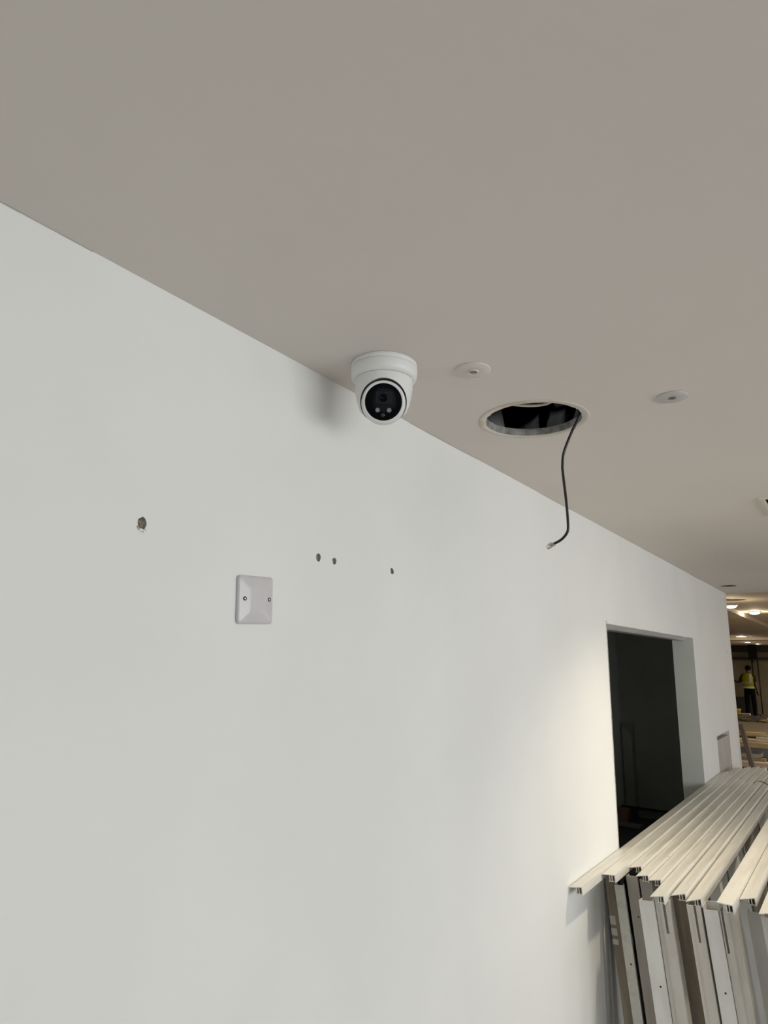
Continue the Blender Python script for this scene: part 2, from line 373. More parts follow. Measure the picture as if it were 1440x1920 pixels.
collar = finish('collar', bm, [M['white_plastic'], M['gap']], t, True)
bpy.context.view_layer.update()
Q = AX.to_track_quat('Z', 'Y')
bm = bmesh.new(); lathe(bm, [(.0470, -0.02), (.0474, 0.004), (.0480, .040), (.050, .09)], 64)
for v in bm.verts: v.co = Q @ v.co + BC
c1 = finish('cut', bm, M['white_plastic'])
c1.location = (TX, TY, CEIL)
bpy.context.view_layer.update(); carve(collar, [c1])
for p in collar.data.polygons: p.use_smooth = True
try:
    collar.data.set_sharp_from_angle(angle=math.radians(35))
except Exception: pass
def local(bm):
    for v in bm.verts: v.co = Q @ v.co + BC
R0 = .0458
prof = [(R0 * math.sin(a), -R0 * math.cos(a)) for a in [0.15 + i * 0.145 for i in range(14)]]
bm = bmesh.new(); lathe(bm, prof + [(.0448, .012), (.0440, .018), (.0432, .0235), (.0422, .0262), (.0395, .0272), (.0376, .0266)], 72)
local(bm); ball = finish('eyeball', bm, M['white_plastic'], t, True)
bm = bmesh.new(); lathe(bm, [(.0377, .0240), (.0372, .0270), (.0358, .0276), (.020, .0280), (.002, .0282)], 64); local(bm)
glass = finish('lens_window', bm, M['black_glass'], ball, True)
ux = Q @ Vector((1, 0, 0)); uy = Q @ Vector((0, 1, 0))
# local frame on the window: r = picture-right, s = picture-up
upv = (Vector((0, 0, 1)) - AX * AX.z).normalized(); rgt = upv.cross(AX).normalized()
W3 = Matrix((rgt, upv, AX)).transposed()
def onwin(bm, r, s, d):
    for v in bm.verts: v.co = W3 @ (v.co + Vector((r, s, d))) + BC
bm = bmesh.new(); box(bm, -.0165, .0165, -.0125, .0125, 0, .0012); bevel(bm, .0011, 1); onwin(bm, .001, .0085, .0276); finish('lens_bezel', bm, M['black_part'], ball)
bm = bmesh.new(); lathe(bm, [(.0085, 0), (.0085, .0016), (.0062, .0022), (.0058, .0010), (.001, .0008)], 32); onwin(bm, -.0005, .008, .0284); finish('lens', bm, M['black_glass'], ball, True)
for s in (-1, 1):
    bm = bmesh.new(); lathe(bm, [(.0047, 0), (.0046, .0011), (.0034, .0019), (.0030, .0013), (.0012, .0016)], 24); onwin(bm, .0116 * s, -.0165, .0276); finish('led_lamp', bm, M['led'], ball, True)
bm = bmesh.new(); lathe(bm, [(.0042, 0), (.0040, .0007), (.001, .0010)], 20); onwin(bm, -.001, -.0262, .0274); finish('sensor', bm, M['amber'], ball, True)
for a in (0.0, PI):
    d = (Vector((TX, TY, 0)) - Vector((0.889, 0, 0))).normalized(); side = Vector((-d.y, d.x, 0)) * (1 if a else -1)
    bm = bmesh.new(); lathe(bm, [(.0022, -.001), (.0022, .0012)], 12); q2 = side.to_track_quat('Z', 'Y')
    for v in bm.verts: v.co = q2 @ v.co + side * .0597 + Vector((0, 0, -.046))
    finish('pin', bm, M['dark_slot'], t)

# ------------------------------------------------------------------ small round ceiling fittings
def fitting(x, y, r, m, label, ringed):
    f = empty('ceiling_sensor', (x, y, CEIL), label, 'sensor')
    bm = bmesh.new(); lathe(bm, [(r, 0), (r, -.0022), (r - .0012, -.0034), (r * .5, -.0040), (.012, -.0042)], 56); finish('cover_disc', bm, m, f, True)
    if ringed:
        bm = bmesh.new(); lathe(bm, [(.0122, -.0040), (.0118, -.0065), (.0100, -.0075), (.0088, -.0068), (.0084, -.0042)], 36); finish('collar', bm, M['disc'], f, True)
    bm = bmesh.new(); lathe(bm, [(.0086, -.0041), (.0084, -.0052), (.004, -.0060), (.001, -.0062)], 28); finish('lens', bm, M['lens'], f, True)
fitting(0.2882, 1.169, 0.0375, M['disc'], 'white round ceiling sensor with small raised collar, beside the turret camera', True)
fitting(0.6028, 1.5471, 0.0345, M['disc_grey'], 'flat pale grey round ceiling sensor to the right of the ragged hole', False)
d = empty('empty_downlight', (0.112, 5.782, CEIL), 'dark unlit round downlight near the free end of the white wall', 'ceiling light')
bm = bmesh.new(); lathe(bm, [(.066, 0), (.0655, -.0008), (.058, -.001), (.057, .0005)], 36, False, False); finish('trim_ring', bm, M['disc'], d, True)
bm = bmesh.new(); lathe(bm, [(.0575, -.0008), (.054, .05)], 36, False, True); finish('dark_can', bm, M['lamp_black'], d, True)

# ------------------------------------------------------------------ recessed twin lamp (only its corner is in the frame)
lt = empty('recessed_twin_lamp', ((LX0 + LX1) / 2, (LY0 + LY1) / 2, CEIL), 'square white recessed lamp at the right edge, its warm bulb lit', 'ceiling light')
def rel(bm):
    for v in bm.verts: v.co -= lt.location
bm = bmesh.new()
for a in ((LX0, LX1, LY0, LY0 + .012), (LX0, LX1, LY1 - .012, LY1), (LX0, LX0 + .012, LY0 + .012, LY1 - .012), (LX1 - .012, LX1, LY0 + .012, LY1 - .012)): box(bm, *a, CEIL - .006, CEIL - .0002)
for a in ((LX0 + .012, LX1 - .012, LY0 + .012, LY0 + .018), (LX0 + .012, LX1 - .012, LY1 - .018, LY1 - .012), (LX0 + .012, LX0 + .018, LY0 + .018, LY1 - .018), (LX1 - .018, LX1 - .012, LY0 + .018, LY1 - .018)): box(bm, *a, CEIL - .004, CEIL + .024)
rel(bm); finish('lamp_frame', bm, M['lamp_body'], lt)
bm = bmesh.new(); box(bm, LX0 + .019, LX1 - .019, LY0 + .019, LY1 - .019, CEIL + .022, CEIL + .030); rel(bm); finish('lamp_back', bm, M['lamp_metal'], lt)
for i, y in enumerate((2.82, 2.99)):
    bm = bmesh.new(); lathe(bm, [(.058, .022), (.058, .004), (.052, -.002), (.048, .004), (.034, .019)], 36); rg = bm
    for v in bm.verts: v.co += Vector((0.7425, y, CEIL)) - lt.location
    finish('lamp_head', bm, M['lamp_metal'], lt, True)
    bm = bmesh.new(); lathe(bm, [(.044, .006), (.040, .001), (.02, -.002), (.001, -.0025)], 28)
    for v in bm.verts: v.co += Vector((0.7425, y, CEIL)) - lt.location
    finish('bulb', bm, M['lamp_glow'], lt, True)
    if i == 0: spot('lamp_beam', (0.7425, y, CEIL - .015), (0.62, y - .02, 0), 50, (1.0, .87, .66), 118, .9, .035)

# ------------------------------------------------------------------ cable, plug, and what shows inside the cut-out
cb = empty('network_cable', (0.389, 1.551, CEIL), 'black network cable hanging from the ragged ceiling hole, clear plug at its end', 'cable')
o0 = cb.location
pts = [Vector(p) - o0 for p in [(0.30, 1.62, 2.43), (0.345, 1.585, 2.415), (0.378, 1.557, 2.375), (0.3835, 1.556, 2.353), (0.3606, 1.56, 2.3137), (0.3385, 1.56, 2.265), (0.333, 1.56, 2.232), (0.3335, 1.56, 2.2065), (0.3385, 1.56, 2.1374), (0.3405, 1.56, 2.0768), (0.3365, 1.56, 2.058), (0.322, 1.56, 2.043), (0.3015, 1.56, 2.0335)]]
bm = bmesh.new(); tube(bm, spline(pts, 8), .0034, 10); finish('cable_sheath', bm, M['cable'], cb, True)
ax = (pts[-1] - pts[-2]).normalized(); sd = Vector((0, 1, 0)); nu = ax.cross(sd).normalized()
PM = Matrix((ax, sd, nu)).transposed()
def plug(bm):
    for v in bm.verts: v.co = PM @ v.co + pts[-1]
bm = bmesh.new(); box(bm, -.002, .0195, -.0058, .0058, -.0040, .0040); bevel(bm, .0006, 1); plug(bm); pg = finish('plug', bm, M['clear'], cb)
bm = bmesh.new(); box(bm, .002, .013, -.003, .003, -.0062, -.0050); plug(bm); finish('latch', bm, M['clear'], pg)
bm = bmesh.new()
for i in range(8): box(bm, .013, .0185, -.0045 + i * .00122, -.0039 + i * .00122, .0036, .00425)
plug(bm); finish('contacts', bm, M['gold'], pg)
bm = bmesh.new(); box(bm, -.0015, .006, -.0030, .0030, -.0020, .0025); box(bm, .0075, .0092, -.004, .004, -.0025, .0030); plug(bm); finish('wires', bm, M['cable'], pg)
bm = bmesh.new(); tube(bm, spline([(0.19, 1.455, 2.392), (0.2386, 1.4302, 2.372), (0.285, 1.4560, 2.366), (0.320, 1.4690, 2.365), (0.346, 1.4700, 2.369), (0.368, 1.462, 2.385), (0.39, 1.452, 2.41)], 8), .0038, 10)
tag(finish('white_cable', bm, M['white_cable'], None, True), 'white cable lying across the near rim inside the ragged ceiling hole', 'cable')
# dark foil-wrapped blocks in the void, over the far rim
spec = [(0.13, 1.60, 0.06, .085, .3), (0.20, 1.672, .058, .060, .45), (0.272, 1.690, .052, .066, -.1), (0.338, 1.690, .045, .072, .05), (0.395, 1.655, .045, .07, .3)]
FB = ['lopsided dark foil block at the left inside the ceiling hole', 'dark foil block with a slanted top, second from the left inside the ceiling hole', 'squarish dark foil block at the middle of the far rim inside the ceiling hole', 'squarish dark foil block right of the middle inside the ceiling hole', 'dark foil block behind the hanging black cable inside the ceiling hole']
for k, (x, y, wd, h, a) in enumerate(spec):
    bm = bmesh.new(); v = box(bm, -wd / 2, wd / 2, -.012, .03, 0, h)
    v[4].co.z -= .04 * (k < 2); v[7].co.z -= .03 * (k < 2); v[5].co.y += .018; v[4].co.y += .022; v[4].co.x += .012
    bmesh.ops.subdivide_edges(bm, edges=list(bm.edges), cuts=3, use_grid_fill=True)
    for q in bm.verts: q.co += noise.noise_vector(q.co * 45 + Vector((k * 9, 0, 0))) * .0035
    b = finish('foil_block', bm, M['foil'], None, True, (x, y, CEIL + .020)); b.rotation_euler = (0, 0, math.atan2(-(x - HX), y - HY) )
    tag(b, FB[k], 'insulation')
bm = bmesh.new(); box(bm, -.05, .05, -.006, .006, 0, .012); b = finish('steel_channel', bm, M['galv_dark'], None, False, (0.318, 1.70, CEIL + .0985)); b.rotation_euler = (0, 0, -.1)
tag(b, 'thin steel bar lying on the dark blocks inside the ceiling hole', 'metal bar')

# ------------------------------------------------------------------ blank cover plate on the wall
pl = empty('blank_plate', (0, 0.8535, 1.8505), 'grey square blank electrical plate with two screws on the white wall', 'electrical plate')
pl.rotation_euler = (math.radians(2.6), 0, 0)
N = 28; S = 0.043
bm = bmesh.new(); g = []
for i in range(N + 1):
    row = []
    for j in range(N + 1):
        u = -1 + 2 * i / N; v = -1 + 2 * j / N
        rc = 0.16; cu = max(abs(u) - (1 - rc), 0); cv = max(abs(v) - (1 - rc), 0); dd = math.hypot(cu, cv)
        k = 1.0 if dd <= rc else rc / dd
        uu = math.copysign(min(abs(u), 1 - rc) + cu * k, u); vv = math.copysign(min(abs(v), 1 - rc) + cv * k, v)
        e = max(abs(u), abs(v)); eu = 1 - abs(u); ev = 1 - abs(v)
        def ss(x): x = max(0, min(1, x)); return x * x * (3 - 2 * x)
        h = 0.0066 + 0.0046 * min(1.0, min(eu / .60, ev / .50)) ** 0.9 - (0.0016 if e > .999 else 0)
        row.append(bm.verts.new((h, uu * S, vv * S)))
    g.append(row)
for i in range(N):
    for j in range(N): bm.faces.new((g[i][j], g[i + 1][j], g[i + 1][j + 1], g[i][j + 1]))
rim = [g[i][0] for i in range(N)] + [g[N][j] for j in range(N)] + [g[i][N] for i in range(N, 0, -1)] + [g[0][j] for j in range(N, 0, -1)]
low = [bm.verts.new((0.0003, v.co.y, v.co.z)) for v in rim]
for i in range(len(rim)): bm.faces.new((rim[i], rim[(i + 1) % len(rim)], low[(i + 1) % len(rim)], low[i]))
bm.faces.new(low)
finish('plate_body', bm, M['plate'], pl, True)
for s in (-1, 1):
    bm = bmesh.new(); lathe(bm, [(.0036, 0), (.0036, .0010), (.0028, .0012)], 20)
    for v in bm.verts: v.co = Vector((v.co.z + .0094, v.co.x + s * .0301, v.co.y + .0015))
    finish('screw_recess', bm, M['dark_slot'], pl)
    bm = bmesh.new(); lathe(bm, [(.0024, .0006), (.0022, .0018), (.0012, .0023)], 18)
    for v in bm.verts: v.co = Vector((v.co.z + .0096, v.co.x + s * .0301 - .0006, v.co.y + .0015))
    finish('screw', bm, M['screw'], pl, True)

# ------------------------------------------------------------------ stack of door-frame sections leaning on the wall
W = 0.0460; H = 1.016
def rail_bm(L, flip=False, drop=.013, skew=0.0):
    bm = bmesh.new(); T = .0025
    if flip: drop = 0
    def B(x0, x1, z0, z1, y0=0.0, y1=None):
        y1 = L if y1 is None else y1
        if flip: z0, z1 = H - z1, H - z0
        box(bm, x0, x1, y0, y1, z0, z1)
    B(0, W, H - T, H)
    for v in bm.verts: v.co.z -= drop * (1 - v.co.x / W)          # the face slopes down to the left
    B(W - T, W, H - .026, H - T * .6)
    B(.55 * W, .55 * W + .002, H - .021, H - T - drop * .45); B(.72 * W, .72 * W + .002, H - .021, H - T - drop * .28); B(.45 * W, W - T, H - .0235, H - .021, .003)
    for v in bm.verts:
        if v.co.y < .01: v.co.y -= skew * v.co.x / W
    return bm
def post_bm(kind, zt, y, w=W):
    bm = bmesh.new(); T = .0025; z0 = .004
    if kind == 'slot':
        a, b = .50 * w, .68 * w
        box(bm, 0, a, y, y + T, z0, zt); box(bm, b, w, y, y + T, z0, zt); box(bm, a, b, y, y + T, z0, zt - .105)
        box(bm, .30 * w, .30 * w + .0016, y - .0018, y, z0, zt)
        box(bm, 0, T, y + T, y + .05, z0, zt); box(bm, w - T, w, y + T, y + .05, z0, zt)
    elif kind == 'slot_left':
        a, b = .10 * w, .24 * w
        box(bm, 0, a, y, y + T, z0, zt); box(bm, b, w, y, y + T, z0, zt); box(bm, a, b, y, y + T, z0, zt - .12)
        box(bm, .62 * w, .62 * w + .0016, y - .0018, y, z0, zt)
        box(bm, 0, T, y + T, y + .05, z0, zt); box(bm, w - T, w, y + T, y + .05, z0, zt)
    else:
        box(bm, 0, w, y, y + T, z0, zt)
        box(bm, 0, T, y + T, y + .035, z0, zt - .002); box(bm, w - T, w, y + T, y + (.045 if w > .041 else .012), z0, zt + .003)
    return bm
#   x_top  y_near  y_far  lean  post(kind, y, top, width, material)                             label
FR = [
 (.0015, 2.372, 5.44, 5.3, ('plain', 2.735, .958, .036, 'frame3'), 'frame lying flat against the white wall, with blue tape, its rail end sticking out farthest left'),
 (.0500, 2.572, 5.70, 5.3, ('plain', 2.690, .950, .034, 'frame'), 'frame with a bright cream upright, next to the one against the wall'),
 (.0975, 2.743, 5.80, 5.3, ('plain', 2.690, .989, .040, 'frame4'), 'frame whose rail end is set back farthest, a black gap left of its upright'),
 (.1450, 2.655, 5.86, 5.3, ('plain', 2.690, .985, .042, 'frame4'), 'frame with a short upright half hidden behind the wide white upright'),
 (.1925, 2.632, 5.85, 5.3, ('plain', 2.490, .977, .0455, 'frame2'), 'frame with the wide pale upright that stands in front of its own rail'),
 (.2405, 2.462, 5.74, 5.3, ('slot', 2.505, .992, .046, 'frame5'), 'frame with a slotted upright right beside the wide pale upright'),
 (.2915, 2.525, 5.60, 5.3, ('plain', 2.590, .975, .044, 'frame3'), 'frame with a tan upright in shadow under its rail end'),
 (.3425, 2.500, 5.50, 5.3, ('slot', 2.492, .992, .040, 'frame5'), 'frame with a slotted upright, last of the tight row before the dark gap'),
 (.4340, 2.500, 5.60, 5.3, ('slot_left', 2.512, .990, .045, 'frame5'), 'frame with a slotted upright, first one right of the dark gap'),
 (.4820, 2.612, 5.60, 5.3, ('plain', 2.690, .948, .044, 'frame2'), 'frame with a low open-topped upright, second one right of the dark gap'),
 (.5475, 2.510, 5.60, 5.3, ('plain', 2.535, .990, .046, 'frame2'), 'frame cut by the right edge of the picture'),
]
def lean_empty(name, x, y, lean, label, cat, group):
    a = math.radians(lean)
    return empty(name, (x + H * math.sin(a), y, 0.0 ), label, cat, group, (0, -a, 0))
frames = []
DROP = [.004, .0, .008, .008, .008, .008, .010, .011, -.004, .008, .008]
SKEW = [.004, .0, .004, .010, .012, .012, .004, .0, .004, .0, .004]
for k in range(5):  # unseen frames added so the stack throws a wider shadow on the wall
    FR.append((.597 + .0495 * k, 2.36 + random.uniform(-.06, .06), 5.6, 5.3, ('plain', 2.46, .985, .044, 'frame2'), 'frame added beyond the right edge of the picture to shade the wall'))
for i, (x, y0, y1, lean, (kind, py, pz, pw, pm), lab) in enumerate(FR):
    f = lean_empty('door_frame', x, y0, lean, 'cream metal door ' + lab, 'door frame', 'metal door frames leaning on the wall')
    frames.append(f)
    dz = random.uniform(-.002, .002); f.location.z = 0.002 + max(dz, 0)
    finish('top_rail', rail_bm(y1 - y0, drop=DROP[i] if i < 11 else .006, skew=SKEW[i] if i < 11 else 0), M['frame'], f)
    finish('bottom_rail', rail_bm(y1 - y0, True), M['frame'], f)
    p = finish('end_post', post_bm(kind, pz + .004, py - y0, pw), M[pm], f)
    if pm == 'frame3': p['label'] = 'upright tinted tan for the shade on it'
    if kind == 'plain' and i in (1, 2, 4, 9):
        bm = bmesh.new(); lathe(bm, [(.0032, -.0006), (.0030, .0006)], 12)
        zz = {1: .70, 2: .86, 4: .735, 9: .62}[i]
        for v in bm.verts: v.co = Vector((v.co.x + pw * (.62 if i != 4 else .66), -v.co.z + py - y0, v.co.y + zz))
        finish('screw_hole', bm, M['dark_slot'], p)
    for k, ys in enumerate((2.83, 3.25, 3.7, 4.3, 5.0)):
        if k == 0 and i in (1, 2, 3, 4): continue
        if i == 0 and k == 0: ys = 2.775
        bm = bmesh.new(); box(bm, .004, W - .004, ys - y0, ys - y0 + .05, .03, H - .024)
        st = finish('stud', bm, M['frame2'] if (k + i) % 3 else M['frame3'], f)
        if i == 0 and k == 0:
            st.data.materials.clear(); st.data.materials.append(M['dark_metal']); st['label'] = 'stud darkened like the unlit gap, with a band of blue tape'  # shade of the gap is put into the stud's dark colour
            bm = bmesh.new(); box(bm, .003, W - .002, ys - y0 - .001, ys - y0 + .052, .712, .745); finish('tape', bm, M['blue'], st)
    if i == 0:
        for zz, hh in ((.800, .030), (.765, .024), (.735, .018)):
            bm = bmesh.new(); box(bm, -.0012, .020, py - y0 - .0012, py - y0 + .001, zz, zz + hh); bevel(bm, .0005, 1)
            finish('tape_residue', bm, M['tape_white'], p)
# loose upright in the gap
lo = lean_empty('loose_profile', .3902, 2.50, 5.3, 'wide pale loose upright standing in the dark gap between the frames', 'metal profile', None)
bm = bmesh.new(); T = .0025; WK = .042
box(bm, 0, WK, 0, T, .002, .992); box(bm, 0, T, T, .05, .002, 1.004); box(bm, WK - T, WK, T, .05, .002, .990); box(bm, T, WK - T, .048, .05, .002, 1.006)
kb = finish('profile', bm, M['frame2'], lo)
bm = bmesh.new(); lathe(bm, [(.0034, -.0006), (.0030, .0006)], 12)
for v in bm.verts: v.co = Vector((v.co.x + .024, -v.co.z, v.co.y + .765))
finish('screw_hole', bm, M['dark_slot'], lo)

def leaf(x, y, z, s, label, rz=0.4):
    bm = bmesh.new(); n = 7; A = []; B = []; Cc = []
    for i in range(n):
        t = i / (n - 1); wv = s * .20 * math.sin(PI * min(1, t * .95 + .04)); cx = s * (t - .5); zz = s * .13 * math.sin(t * 4) + s * .13 + .001
        A.append(bm.verts.new((cx, -wv, zz + s * .05))); Cc.append(bm.verts.new((cx, 0, zz))); B.append(bm.verts.new((cx + s * .08, wv * .6, zz + s * .02)))
    for i in range(n - 1):
        bm.faces.new((A[i], A[i + 1], Cc[i + 1], Cc[i])); bm.faces.new((Cc[i], Cc[i + 1], B[i + 1], B[i]))
    bmesh.ops.solidify(bm, geom=list(bm.faces), thickness=.0006)
    o = finish('dry_leaf', bm, M['leaf'], None, True, (x, y, z)); o.rotation_euler = (0, 0, rz); tag(o, label, 'leaf', None)
leaf(0.307, 4.87, 1.030, .085, 'curled brown dead leaf lying on the frames near their far end')
leaf(0.1963, 2.92, 1.0185, .014, 'tiny dark leaf scrap on the rails near the front of the stack')
leaf(0.262, 3.42, 1.0225, .010, 'tiny dark speck of leaf farther back on the rails')

# ------------------------------------------------------------------ things in the side room
def bx(name, x0, x1, y0, y1, z0, z1, m, label=None, cat=None, rot=0, bev=.003, group=None, parent=None):
    bm = bmesh.new(); cx, cy = (x0 + x1) / 2, (y0 + y1) / 2
    box(bm, x0 - cx, x1 - cx, y0 - cy, y1 - cy, 0, z1 - z0)
    if bev: bevel(bm, bev, 1)
    o = finish(name, bm, m, parent, False, (cx, cy, z0)); o.rotation_euler = (0, 0, rot)
    if label: tag(o, label, cat, group)
    return o
bench = empty('workbench', (-.55, 5.2, .006), 'black bench standing in the dark side room', 'bench')
for a in ((-.36, .36, -.95, .95, .52, .56),):
    bm = bmesh.new(); box(bm, *a); finish('bench_top', bm, M['void'], bench)
for sx in (-.33, .33):
    for sy in (-.9, .9):
        bm = bmesh.new(); box(bm, sx - .025, sx + .025, sy - .025, sy + .025, 0, .52); finish('leg', bm, M['void'], bench)
bx('cardboard_box', -.80, -.70, 5.52, 5.66, .567, .645, M['card'], 'small brown cardboard box on the bench behind the doorway', 'box', .1)
bx('timber_offcut', -.86, -.55, 5.36, 5.42, .567, .592, M['debris_pale'], 'dusty timber offcut on the bench in front of the cardboard box', 'timber', -.12)
s = bx('crumpled_sheet', -.70, -.42, 5.75, 5.98, .567, .580, M['debris_pale'], 'dusty pale sheet on the far part of the bench in the side room', 'sheet', .25)
bm = bmesh.new()
for a in ((0, .112, 0, .03, 0, .62),): box(bm, *a)
dp = empty('narrow_board', (-.918, 6.235, .01), 'dark narrow board standing in the corner of the side room', 'board')
M['panel_dark'] = mat('panel_dark', (0.27, 0.27, 0.235), .7)
bm = bmesh.new(); box(bm, .008, .112, 0, .03, 0, 1.222); bevel(bm, .003, 1); finish('board_face', bm, M['panel_dark'], dp)
bm = bmesh.new(); v = box(bm, .02, .094, -.006, 0, .5, 1.19); v[5].co.z -= .06; v[6].co.z -= .06; finish('board_inset', bm, M['room_dark'], dp)
bx('corner_post', -.19, -.145, 6.20, 6.245, .006, .72, M['room_grey'], 'short grey post in the right corner of the side room', 'post')

# ------------------------------------------------------------------ plank leaning at the end of the wall, and the timber stack behind
bm = bmesh.new()
bm = bmesh.new(); box(bm, -.017, .017, -.035, .035, 0, 1.275); bevel(bm, .003, 1)
o = finish('leaning_plank', bm, M['plank_dark'], None, False, (0.222, 6.50, 0.004)); o.rotation_euler = (0, math.radians(-9.6), 0)
tag(o, 'dark brown plank leaning on the free end of the white wall', 'plank')

Y = 10.8
def stackboard(name, z0, z1, y0, y1, m, label, cat, x0=-.72, x1=.75, rot=0.0, knot=False):
    o = bx(name, x0, x1, y0, y1, z0, z1, m, label, cat, rot, .004)
    if knot:
        bm = bmesh.new(); lathe(bm, [(.016, -.001), (.015, .0008)], 12)
        for v in bm.verts: v.co = Vector((v.co.x * 1.6 + knot, -v.co.z - (y1 - y0) / 2, v.co.y + (z1 - z0) * .45))
        finish('knot', bm, M['knot'], o)
    return o
stackboard('pallet_base', 0.004, .300, 10.55, 13.2, M['plank_dark'], 'dark pallet base under the timber stack', 'pallet')
stackboard('timber_plank', .300, .345, 10.40, 10.62, M['wood1'], 'greenish tan plank at the very bottom of the timber stack', 'plank', rot=.03)
stackboard('dark_batten', .345, .398, 10.66, 10.9, M['plank_dark'], 'dark batten under the pinkish board in the stack', 'batten')
stackboard('flat_board', .398, .470, 10.62, 11.3, M['pinkboard'], 'pinkish flat board in the lower part of the timber stack', 'board')
stackboard('timber_plank', .470, .515, 10.72, 10.9, M['wood1'], 'tan timber directly on the pinkish board', 'plank', x1=-.30)
stackboard('grey_sheet', .470, .628, 10.98, 11.0, M['greysheet'], 'grey sheet standing on edge behind the white gutter', 'sheet')
g = empty('gutter', (-.62, 10.75, .517), 'white plastic gutter with an upturned end on the tan timber', 'gutter')
bm = bmesh.new()
prof = [(-.05, .05), (-.048, .012), (-.03, 0), (.03, 0), (.048, .012), (.05, .05)]
rings = []
for x, k in ((0, 0), (.20, 0), (.255, .004), (.28, .02), (.295, .05)):
    rings.append([bm.verts.new((x, a, b * (1 - k * 6) + k)) for a, b in prof])
for A, B in zip(rings, rings[1:]):
    for i in range(5): bm.faces.new((A[i], A[i + 1], B[i + 1], B[i]))
bmesh.ops.solidify(bm, geom=list(bm.faces), thickness=.004)
finish('gutter_channel', bm, M['gutter'], g)
stackboard('support_block', .470, .640, 11.05, 11.3, M['plank_dark'], 'dark block that carries the thick yellow beam', 'block')
stackboard('timber_beam', .640, .712, 10.75, 11.15, M['wood0'], 'thick yellow timber beam with a knot', 'beam', knot=.265)
stackboard('pale_plank', .714, .742, 10.86, 11.1, M['wood2'], 'pale plank lying on the thick yellow beam', 'plank', rot=.02)
stackboard('grey_batten', .744, .768, 10.9, 11.0, M['greysheet'], 'grey batten lying on the pale plank', 'batten', x0=-.42)
stackboard('brown_batten', .744, .768, 11.03, 11.14, M['wood3'], 'brown batten beside the grey batten', 'batten', x1=-.46)
stackboard('timber_lath', .769, .800, 10.96, 11.02, M['wood0'], 'yellow lath near the top of the timber stack', 'lath', rot=-.05)
stackboard('timber_lath', .801, .823, 11.0, 11.08, M['wood0'], 'short splintered yellow lath on top of the timber stack', 'lath', x1=-.31, rot=.06)
stackboard('brown_sheet', .770, .795, 11.2, 13.3, M['mdf'], 'large flat brown board covering the back of the timber stack', 'board', x0=-1.2, x1=1.0)
stackboard('support_block', .30, .768, 11.4, 13.0, M['plank_dark'], 'dark block under the large brown board', 'block', x0=-.9, x1=.8)
# splintered offcuts in the heap behind
mats = [M['wood1'], M['wood2'], M['wood3'], M['plank_dark'], M['wood0']]
bx('rubble_base', -2.6, 1.2, 14.2, 21, 0.003, .42, M['void'], 'dark flat mound under the broken timber', 'rubble')  # near-black colour supplies the shaded gaps between the offcuts
KL = {0: 'tan', 1: 'pale', 2: 'brown', 3: 'dark brown', 4: 'yellow'}
for k in range(36):
    row, colm = divmod(k, 3)
    yy = 14.75 + .52 * row + random.uniform(-.05, .05); xc = -.139 * yy + .889 + .16 + .36 * colm * (yy / 16) + random.uniform(-.04, .04)
    Ls = random.uniform(.22, .31); mi = random.choice((0, 1, 2, 2, 3, 3, 4)); wy = random.uniform(.03, .055); rx, ry, rz = random.uniform(-.3, .3), random.uniform(-.22, .22), random.uniform(-.45, .45)
    lv = .425 + math.sin(abs(ry)) * Ls / 2 + math.sin(abs(rx)) * (wy + .03) / 2 + .003
    b = bx('broken_timber', -Ls / 2, Ls / 2, -wy, .03, 0, random.uniform(.02, .05), mats[mi], KL[mi] + ' broken timber offcut in the heap between the stack and the worker', 'timber', 0, .002, KL[mi] + ' offcuts in the heap')
    b.location = (xc, yy, lv); b.rotation_euler = (rx, ry, rz)
b = bx('splintered_board', -.28, .28, -.07, .07, 0, .03, M['wood2'], 'pale splintered board propped up on the heap behind the brown board', 'board'); b.location = (-.62, 14.15, .66); b.rotation_euler = (.5, -.42, .2)
b = bx('pale_block', -.16, .16, -.1, .1, 0, .14, M['wood2'], 'pale wooden block at the right of the heap behind the brown board', 'block'); b.location = (-.46, 14.6, .60)

# ------------------------------------------------------------------ dim things by the far wall
du = empty('hanging_duct', (-2.17, 26.9, 2.445), 'dark box duct hanging from the far hall ceiling', 'duct')
bm = bmesh.new(); box(bm, -.13, .13, -.13, .13, -.50, 0); bevel(bm, .01, 1); finish('duct_box', bm, M['gap2'], du)
bm = bmesh.new(); lathe(bm, [(.05, -.62), (.05, -.50)], 16); finish('duct_spout', bm, M['dark_metal'], du)
for x, lab in ((-2.30, 'left dark pipe standing at the far wall behind the worker'), (-2.12, 'right dark pipe standing at the far wall behind the worker')):
    bm = bmesh.new(); lathe(bm, [(.022, 0), (.022, 1.93)], 14); o = finish('standing_pipe', bm, M['dark_metal'], None, True, (x, 27.6, .003)); tag(o, lab, 'pipe')
bx('far_cabinet', -3.05, -2.35, 27.3, 27.85, 0.003, .62, M['dark_metal'], 'low dark cabinet at the far wall left of the worker', 'cabinet', 0, .01)
yt = empty('tub', (-2.62, 25.2, .003), 'yellow plastic tub on the floor left of the worker', 'tub')
bm = bmesh.new(); lathe(bm, [(.10, 0), (.14, .30), (.15, .31), (.132, .312), (.095, .02)], 24, True, True); finish('tub_body', bm, M['yellow_tub'], yt, True)
bm = bmesh.new(); lathe(bm, [(.152, .313), (.15, .33), (.02, .34)], 24); finish('lid', bm, mat('pale_lid', (.45, .38, .22), .6), yt, True)

